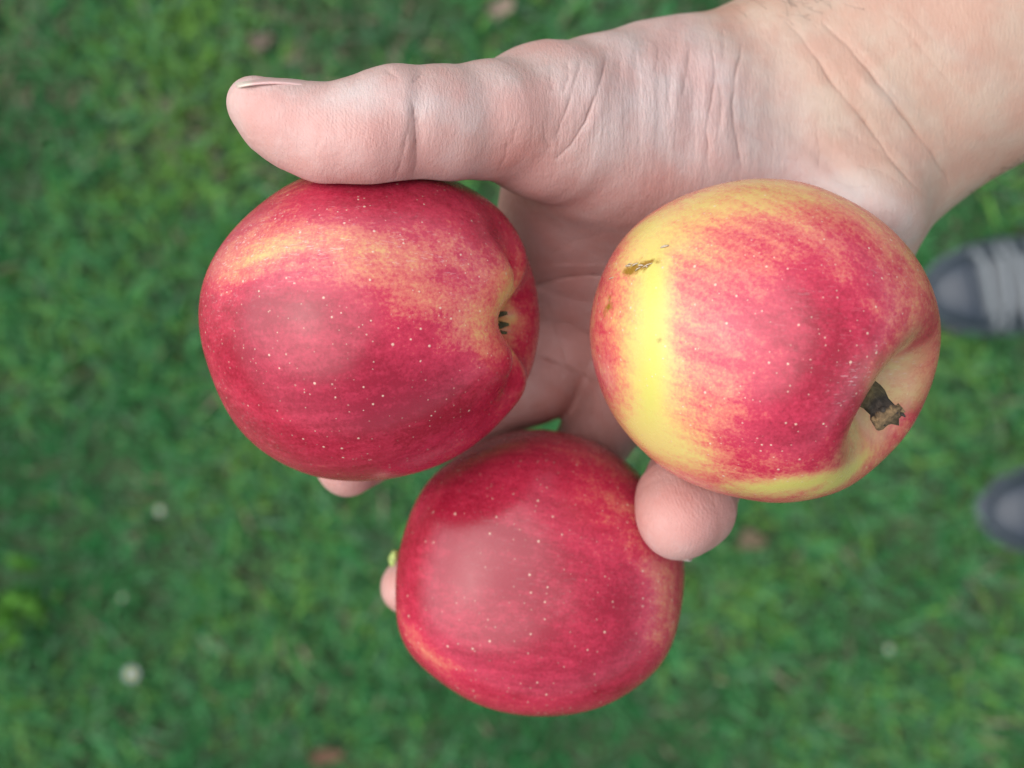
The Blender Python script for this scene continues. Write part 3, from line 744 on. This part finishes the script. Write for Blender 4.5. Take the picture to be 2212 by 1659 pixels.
def build_hand():
    lo = np.array([-0.075, -0.062, 0.955]); hi = np.array([0.200, 0.160, 1.110])
    V, Q = surface_nets(lo, hi, 0.0014, hand_sdf)
    V = snap(V, 2)
    V, q, plain, ng = subdivide(V, Q, np.ones(len(Q), bool))
    Q = q; V = snap(V, 1)
    # only what faces up gets the fine pitch
    fn = np.cross(V[Q[:, 1]] - V[Q[:, 0]], V[Q[:, 2]] - V[Q[:, 0]])
    cen = V[Q].mean(1); px, py, dd = project(cen)
    up = fn[:, 2] / (np.linalg.norm(fn, axis=1) + 1e-12)
    sel = (up > -0.25) & (px > 440) & (px < 2260) & (py > -40) & (py < 1260) & (dd < 0.335)
    nold = len(V)
    V, q, plain, ng = subdivide(V, Q, sel)
    V[nold:] = snap(V[nold:], 1)
    g = grad(hand_sdf, V); N = g / (np.linalg.norm(g, axis=1)[:, None] + 1e-9)
    px, py, dd = project(V)
    cd, ct = crease_disp(px, py)
    front = sstep(-0.15, 0.25, N[:, 2]) * (dd < 0.335)
    # bunched, rumpled skin over the ball of the thumb; tendons in the wrist
    rump = 0.00016 * np.sin(px * 0.105 + 0.02 * py + 1.5 * np.sin(py * 0.012)) * gauss(px, py, [(1480,200,190,130,0,1.0)])
    soft = gauss(px, py, [(1660,255,75,90,0,-0.0013),(1560,240,30,130,0,0.0006),(1900,210,90,16,-0.7,0.0005),(1330,190,60,100,0,0.0006),(905,280,22,110,0,-0.0011),(790,330,90,70,0,0.0009),
                          (1100,330,60,60,0,-0.0008),(1915,455,85,50,-0.4,0.0022),(1810,370,120,22,-0.75,-0.0010)])
    V = V + N * ((cd * front) + (rump + soft) * front)[:, None]
    n = len(V)
    # skin tone, with shade painted into the palm hollow: tan forearm, pink thumb and fingertips, bloodless pale ridge along the ball of the thumb
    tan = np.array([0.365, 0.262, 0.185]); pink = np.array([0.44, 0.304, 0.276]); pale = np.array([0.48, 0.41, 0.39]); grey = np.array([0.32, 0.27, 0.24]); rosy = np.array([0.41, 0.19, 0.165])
    wt = {'tan': sstep(1650, 1900, px + 0.75 * (300 - py)) , 'pink': np.ones(n) * 0.8,
          'pale': gauss(px, py, [(1450,220,150,110,0,1.6),(1880,455,130,60,-0.4,3.5),(850,215,110,30,-0.1,0.9),(1300,320,80,60,0,0.5),(600,180,100,14,0,1.0)]),
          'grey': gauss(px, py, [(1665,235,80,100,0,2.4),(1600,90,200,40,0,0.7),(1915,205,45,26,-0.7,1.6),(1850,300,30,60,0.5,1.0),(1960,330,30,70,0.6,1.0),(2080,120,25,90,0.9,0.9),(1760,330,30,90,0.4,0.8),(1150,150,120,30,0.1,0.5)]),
          'rosy': gauss(px, py, [(1140,380,70,60,0,1.4),(760,340,130,60,0.2,0.8),(620,260,90,50,0,0.5),(1475,1110,120,90,0,1.6),(750,1040,90,60,0,1.5),(860,1270,60,80,0,1.4),(1230,660,180,170,0,2.5),(1300,880,160,120,0,2.0),(560,220,40,40,0,0.3)])}  # natural flush; the palm spots are deepened to paint in the hollow's shade
    cols = {'tan': tan, 'pink': pink, 'pale': pale, 'grey': grey, 'rosy': rosy}
    wt['tan'] = wt['tan'] * 3.0
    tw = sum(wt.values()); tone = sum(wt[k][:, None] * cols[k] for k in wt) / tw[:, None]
    blot = Waves(0.014, 18, 77)(V)[:, None]
    tone = tone * (1 + 0.05 * blot * np.array([0.4, 1.0, 1.1]))
    polys = np.concatenate([q, plain]).tolist() + ng
    o = mesh_np('person', V, polys=polys, mat=mat_skin(), attrs={'tone': np.clip(tone, 0, 1), 'crease_shade': ct * front, 'ridge': np.clip(gauss(px, py, [(640,290,150,90,0,1.0),(800,330,90,80,0,0.8),(1470,1120,130,110,0,1.2)]), 0, 1), 'wrinkle': np.clip(gauss(px, py, [(1430,210,230,190,0,1.0),(1180,330,90,90,0,0.5),(1640,330,120,150,0,0.4)]), 0, 1)})
    tag(o, 'bare right hand and wrist held palm up, thumb along the top, cradling three apples', 'person')
    return o
person = build_hand()

# nails
def mat_nail():
    m = Mat('nail'); at = m.attr('edge').outputs['Fac']
    m.set(Base_Color=m.mix(at, (0.50, 0.32, 0.30), (0.50, 0.41, 0.35)), Roughness=0.28, Subsurface_Weight=0.15, Subsurface_Radius=(1, .4, .3), Subsurface_Scale=0.002)
    return m.m
M_NAIL = mat_nail()
def build_nail(root, tip, normal, width, curve, name='fingernail'):
    root, tip, nrm = np.array(root), np.array(tip), np.array(normal, float)
    t = tip - root; L = np.linalg.norm(t); t /= L
    nrm = nrm - t * (nrm @ t); nrm /= np.linalg.norm(nrm); s = np.cross(t, nrm)
    nu, nv = 18, 14; V = []; edge = []
    for i in range(nu + 1):
        u = i / nu
        w = width * (0.80 + 0.2 * math.sin(min(1, u * 1.3) * math.pi / 2)) * (1 - 0.35 * max(0, (u - 0.82) / 0.18) ** 2)
        for j in range(nv + 1):
            v = 2 * j / nv - 1
            lx = u * L * (1 - 0.06 * v * v * u)
            V.append(root + t * lx + s * (v * w) + nrm * (-curve * v * v - 0.0014 * (u ** 2) + 0.0006 * math.sin(u * 3.14)))
            edge.append(float(sstep(0.80, 0.86, np.array(u + 0.03 * v * v))))
    a = np.array([[i * (nv + 1) + j, (i + 1) * (nv + 1) + j, (i + 1) * (nv + 1) + j + 1, i * (nv + 1) + j + 1] for i in range(nu) for j in range(nv)])
    o = mesh_np(name, np.array(V), quads=a, mat=M_NAIL, parent=person, attrs={'edge': np.array(edge)})
    sm = o.modifiers.new('t', 'SOLIDIFY'); sm.thickness = 0.00035; sm.offset = 0
    return o
build_nail(P(704,184,.2550), P(512,163,.2545), (0.05, 1, 0.15), 0.0056, 0.0013, 'thumbnail')
build_nail(P(1466,1148,.2990), P(1424,1205,.2892), (-0.25, -0.60, -0.75), 0.0062, 0.0020)

# ------------------------------------------------------------------ shoes
def mat_shoe():
    m = Mat('shoe cloth'); tc = m.n('ShaderNodeTexCoord')
    w = m.n('ShaderNodeTexVoronoi', Scale=420.0); m.l(tc.outputs['Object'], w.inputs['Vector'])
    n = m.n('ShaderNodeTexNoise', Scale=30.0, Detail=5.0); m.l(tc.outputs['Object'], n.inputs['Vector'])
    c = m.mix(0.5, m.ramp(n.outputs[0], [(0.3, (0.014, 0.021, 0.030)), (0.7, (0.020, 0.030, 0.042))]), m.ramp(w.outputs[0], [(0, (0.012, 0.018, 0.026)), (0.6, (0.023, 0.033, 0.046))]))
    m.set(Base_Color=c, Roughness=0.6)
    b = m.n('ShaderNodeBump', Strength=0.5, Distance=0.001); m.l(w.outputs[0], b.inputs['Height']); m.l(b.outputs[0], m.b.inputs['Normal'])
    return m.m
M_SHOE = mat_shoe()
M_SOLE = mat_simple('shoe sole', (0.05, 0.06, 0.075), 0.7, 60, 0.3)
M_TONGUE = mat_simple('shoe tongue', (0.085, 0.093, 0.10), 0.8, 250, 0.3, bump=0.3)
M_LACE = mat_simple('shoe lace', (0.13, 0.145, 0.155), 0.8, 500, 0.25, bump=0.3)
M_TOE = mat_simple('shoe toe cap', (0.016, 0.024, 0.036), 0.5, 120, 0.2)

def shoe_section(u):
    """u = 0 at the toe tip, 1 at the heel: half width left/right, crest height"""
    L = 0.285
    w = 0.047 * np.interp(u, [0, .02, .06, .12, .2, .32, .45, .6, .75, .9, .97, 1], [0.02, .34, .58, .78, .93, 1.0, .95, .82, .75, .72, .5, .05])
    h = np.interp(u, [0, .03, .1, .2, .32, .42, .55, .7, .85, 1], [.022, .036, .047, .053, .066, .082, .092, .082, .086, .088])
    return w, h
def make_shoe(toe, heading, label, mirror=1):
    root = bpy.data.objects.new('shoe', None); C.objects.link(root)
    tag(root, label, 'shoe', 'pair of shoes on the lawn')
    L = 0.285; nu, nv = 70, 36
    us = np.concatenate([np.linspace(0, 0.12, 18) ** 1.0, np.linspace(0.13, 1, nu - 17)])
    def surf(u, a, grow=0.0):
        w, h = shoe_section(u)
        bend = mirror * 0.008 * np.sin(u * 3.0)
        c, s_ = np.cos(a), np.sin(a)
        sx = np.sign(c) * np.abs(c) ** 0.75
        sz = np.abs(s_) ** 0.8
        return np.array([-u * L - grow * 0, bend + (w + grow) * sx, 0.014 + (h - 0.014 + grow) * sz])
    V = np.array([surf(u, math.pi * j / nv) for u in us for j in range(nv + 1)])
    n1 = nv + 1
    Q = [(i * n1 + j, i * n1 + j + 1, (i + 1) * n1 + j + 1, (i + 1) * n1 + j) for i in range(len(us) - 1) for j in range(nv)]
    up = mesh_np('upper', V, quads=Q, mat=M_SHOE, parent=root)
    # sole: outline swept down
    rows = []
    for u in us:
        w, h = shoe_section(u); b = mirror * 0.008 * np.sin(u * 3.0); w = w + 0.004
        x = -u * L + (0.005 if u < 0.02 else 0)
        rows.append([(x, b + w, 0.0), (x, b + w + 0.001, 0.012), (x, b + w - 0.002, 0.022), (x, b + w - 0.006, 0.0235), (x, b - w + 0.006, 0.0235), (x, b - w + 0.002, 0.022), (x, b - w - 0.001, 0.012), (x, b - w, 0.0)])
    V = np.array(rows).reshape(-1, 3); k = 8
    Q = [(i * k + j, i * k + (j + 1) % k, (i + 1) * k + (j + 1) % k, (i + 1) * k + j) for i in range(len(us) - 1) for j in range(k)]
    e = len(us) - 1
    Q += [(7, 6, 1, 0), (6, 5, 2, 1), (5, 4, 3, 2), (e * k, e * k + 1, e * k + 6, e * k + 7), (e * k + 1, e * k + 2, e * k + 5, e * k + 6), (e * k + 2, e * k + 3, e * k + 4, e * k + 5)]
    mesh_np('sole', V, quads=Q, mat=M_SOLE, parent=root)
    # toe cap and tongue as raised panels over the upper
    def panel(name, u0, u1, a0, a1, g, mat, nu_=18, nv_=18, taper=0.0):
        Vp = []
        for i in range(nu_ + 1):
            u = u0 + (u1 - u0) * i / nu_
            sh = taper * (1 - i / nu_)
            for j in range(nv_ + 1):
                t = j / nv_; a = (a0 + sh) + ((a1 - sh) - (a0 + sh)) * t
                edge = min(1, 6 * min(t, 1 - t, i / nu_ + 0.02, 1 - i / nu_ + 0.02))
                Vp.append(surf(u, a, g * edge - 0.001 * (1 - edge)))
        m1 = nv_ + 1
        return mesh_np(name, np.array(Vp), quads=[(i * m1 + j, i * m1 + j + 1, (i + 1) * m1 + j + 1, (i + 1) * m1 + j) for i in range(nu_) for j in range(nv_)], mat=mat, parent=root)
    panel('toe_cap', 0.012, 0.165, 0.35, math.pi - 0.35, 0.002, M_TOE, 18, 24)
    panel('tongue', 0.175, 0.62, 0.80, math.pi - 0.80, 0.004, M_TONGUE, 22, 18, 0.15)
    for i in range(7):
        u = 0.20 + 0.052 * i
        pts = [surf(u + 0.022 * (q / 16 - 0.5) * (1 if i % 2 else -1) + 0.004 * math.sin(q * 0.7 + i), 0.62 + (math.pi - 1.24) * (q / 16), 0.0065 if 0 < q < 16 else -0.001) for q in range(17)]
        Vt, Qt, Tt = ring_tube(pts, [0.0036] * 17, 8)
        mesh_np('lace', Vt, quads=Qt, tris=Tt, mat=M_LACE, parent=root)
    root.location = toe; root.rotation_euler = (0, 0, heading)
    return root
toeA = P(1990, 642, 1.33); toeB = P(2116, 1100, 1.33)
make_shoe((toeA[0], toeA[1], 0.004), math.pi + math.radians(11), 'dark blue grey shoe with pale tongue and laces, just below the wrist', 1)
make_shoe((toeB[0], toeB[1], 0.004), math.pi - math.radians(4), 'blue grey shoe at the picture edge showing only its shiny toe cap', -1)

# ------------------------------------------------------------------ bits lying in the grass
M_PETAL = mat_simple('petal', (0.20, 0.235, 0.21), 0.6, 200, 0.1)
M_DISC = mat_simple('flower disc', (0.55, 0.42, 0.05), 0.8, 900, 0.3)
def make_daisy(px, py, r, label, seed):
    rr = np.random.default_rng(seed)
    root = bpy.data.objects.new('white_flower', None); C.objects.link(root)
    root.location = P(px, py, ZC - 0.030); root.rotation_euler = (rr.normal() * 0.25, rr.normal() * 0.25, rr.uniform(0, 6))
    tag(root, label, 'flower', 'small white flowers in the lawn')
    V, T = [], []
    n = 13
    for k in range(n):
        a = 2 * math.pi * k / n; c, s = math.cos(a), math.sin(a); b0 = len(V)
        for t, w in ((0.25, 0.05), (0.6, 0.13), (0.9, 0.12), (1.0, 0.04)):
            z = 0.12 * r * math.sin(t * 3) + rr.normal() * 0.02 * r
            for sd_ in (-1, 1): V.append((c * t * r - s * w * sd_ * r * 1.6, s * t * r + c * w * sd_ * r * 1.6, z))
        for q in range(3): i = b0 + 2 * q; T += [(i, i + 1, i + 3), (i, i + 3, i + 2)]
    mesh_np('petals', np.array(V), tris=T, mat=M_PETAL, parent=root)
    V, Q, T = ring_tube([(0, 0, 0.0), (0, 0, 0.1 * r), (0, 0, 0.22 * r), (0, 0, 0.27 * r)], [0.30 * r, 0.30 * r, 0.2 * r, 0.05 * r], 14)
    mesh_np('flower_disc', V, quads=Q, tris=T, mat=M_DISC, parent=root)
    V, Q, T = ring_tube([(0, 0, 0), (0.002, 0, -0.015), (0.0, 0.002, -0.031)], [0.0009] * 3, 6)
    mesh_np('stalk', V, quads=Q, tris=T, mat=M_GRASS, parent=root, attrs={'tint': np.tile([0.05, 0.13, 0.04], (len(V), 1))})
make_daisy(284, 1456, 0.0078, 'brightest white flower in the grass, in the lower left corner', 1)
make_daisy(345, 1103, 0.0042, 'small white flower in the grass left of the index fingertip', 2)
make_daisy(264, 1291, 0.0034, 'tiny faded white flower between the two brighter ones at lower left', 3)
make_daisy(1921, 1402, 0.0038, 'small white flower in the grass right of the darkest red apple', 4)

def make_leaf(px, py, L, w, ang, col, label, seed, name='fallen_leaf'):
    rr = np.random.default_rng(seed); V, Q = [], []
    nu, nv = 14, 8
    for i in range(nu + 1):
        u = i / nu; ww = w * math.sin(math.pi * min(1, 0.04 + u * 0.95)) ** 0.7
        for j in range(nv + 1):
            v = 2 * j / nv - 1
            V.append(((u - 0.5) * L, v * ww * 0.5 + 0.004 * math.sin(u * 5), 0.006 * v * v - 0.01 * (u - 0.5) ** 2 + 0.002 * math.sin(9 * u + 4 * v + seed)))
    Q = [(i * (nv + 1) + j, (i + 1) * (nv + 1) + j, (i + 1) * (nv + 1) + j + 1, i * (nv + 1) + j + 1) for i in range(nu) for j in range(nv)]
    o = mesh_np(name, np.array(V), quads=Q, mat=mat_simple('dry leaf %d' % seed, col, 0.75, 160, 0.35, bump=0.4))
    o.location = P(px, py, ZC - 0.032); o.rotation_euler = (rr.normal() * 0.2, rr.normal() * 0.2, ang)
    sm = o.modifiers.new('t', 'SOLIDIFY'); sm.thickness = 0.0004
    tag(o, label, 'leaf', 'dead leaves on the lawn')
make_leaf(1622, 1168, 0.030, 0.020, 0.4, (0.12, 0.088, 0.05), 'pale brown leaf on the grass below the ring fingertip', 11)
make_leaf(566, 92, 0.024, 0.020, 1.2, (0.11, 0.085, 0.06), 'brown curled leaf on the grass above the thumb tip', 12)
make_leaf(1082, 14, 0.030, 0.019, 0.9, (0.20, 0.15, 0.11), 'tan leaf at the top picture edge above the hand', 13)
make_leaf(705, 1632, 0.038, 0.016, 0.5, (0.085, 0.04, 0.02), 'reddish leaf at the bottom picture edge under the darkest apple', 14)

# a weed with broad pale leaves at the left edge
def build_weed(px, py, label, seed, n=22, col=(0.065, 0.185, 0.022)):
    rr = np.random.default_rng(seed); V, Q, tint = [], [], []
    for k in range(n):
        a = rr.uniform(0, 6.28); L = rr.uniform(0.012, 0.028); w = L * rr.uniform(0.18, 0.3); b0 = len(V)
        cx, cy = rr.normal(0, 0.018, 2); cc = np.array(col) * rr.uniform(0.7, 1.3)
        for i in range(7):
            u = i / 6; ww = w * math.sin(math.pi * (0.06 + 0.94 * u)) ** 0.8 if i < 6 else 0.0004
            for sd_ in (-1, 0, 1):
                x = u * L; V.append((cx + math.cos(a) * x - math.sin(a) * ww * sd_, cy + math.sin(a) * x + math.cos(a) * ww * sd_, 0.012 + 0.03 * math.sin(u * 2.0) - (0.002 if sd_ == 0 else 0) + 0.004 * (k % 3)))
                tint.append(cc)
        for i in range(6):
            for j in range(2): q = b0 + i * 3 + j; Q.append((q, q + 3, q + 4, q + 1))
    o = mesh_np('weed', np.array(V), quads=Q, mat=M_GRASS, attrs={'tint': np.array(tint)})
    o.location = P(px, py, ZC - 0.004)
    tag(o, label, 'plant')
build_weed(70, 1310, 'bright green broad leaved weed in the lawn at the left edge', 5)

# green scrap stuck beside the middle fingertip
def build_scrap():
    V, Q, T = ring_tube([P(846, 1222, .3335), P(848, 1208, .333), P(854, 1196, .333), P(862, 1190, .334)], [0.0005, 0.0011, 0.0010, 0.0004], 10, [0.1, .2, .2, .1], 3)
    o = mesh_np('grass_scrap', V, quads=Q, tris=T, mat=mat_simple('fresh scrap', (0.34, 0.42, 0.12), 0.6, 900))
    tag(o, 'yellow green scrap of grass stuck between the middle fingertip and the darkest apple', 'grass scrap')
build_scrap()

# dark hairs on the forearm, a part of the person
def build_hair():
    rr = np.random.default_rng(9); V, Q, T = [], [], []
    def hair(p, q, bend):
        pts = [p + (q - p) * t + np.array(bend) * math.sin(t * 3.1) for t in np.linspace(0, 1, 7)]
        v, qq, tt = ring_tube(pts, list(np.linspace(0.00004, 0.000012, 7)), 5)
        b = len(V); V.extend(v.tolist()); Q.extend([tuple(i + b for i in x) for x in qq]); T.extend([tuple(i + b for i in x) for x in tt])
    def on_skin(px, py):
        ds = np.linspace(0.25, 0.33, 161); pp = np.array([P(px, py, d) for d in ds]); f = hand_sdf(pp)
        k = np.where(f < 0)[0]
        return pp[k[0]] if len(k) else None
    for k in range(44):
        if k < 16: x = rr.uniform(1590, 1800); y = rr.uniform(0, 30) + max(0, (1640 - x) * 0.45)
        elif k < 36: x = rr.uniform(2080, 2230); y = 438 - (x - 2080) * 0.72 - rr.uniform(2, 18)
        else: x = rr.uniform(1700, 1900); y = rr.uniform(0, 60)
        p = on_skin(x, y)
        if p is None: continue
        a = rr.uniform(-0.6, 0.6) + (2.6 if k < 16 else (-0.7 if k < 36 else 2.6)); L = rr.uniform(0.003, 0.008)
        q = p + np.array([math.cos(a) * L, math.sin(a) * L, 0.0012 + 0.001 * rr.uniform()])
        hair(p - np.array([0, 0, 0.0003]), q, (rr.normal() * 0.0008, rr.normal() * 0.0008, 0.0004))
    o = mesh_np('arm_hair', np.array(V), quads=Q, tris=T, mat=mat_simple('hair', (0.03, 0.02, 0.015), 0.5, 200), parent=person)
    o['kind'] = 'stuff'
build_hair()
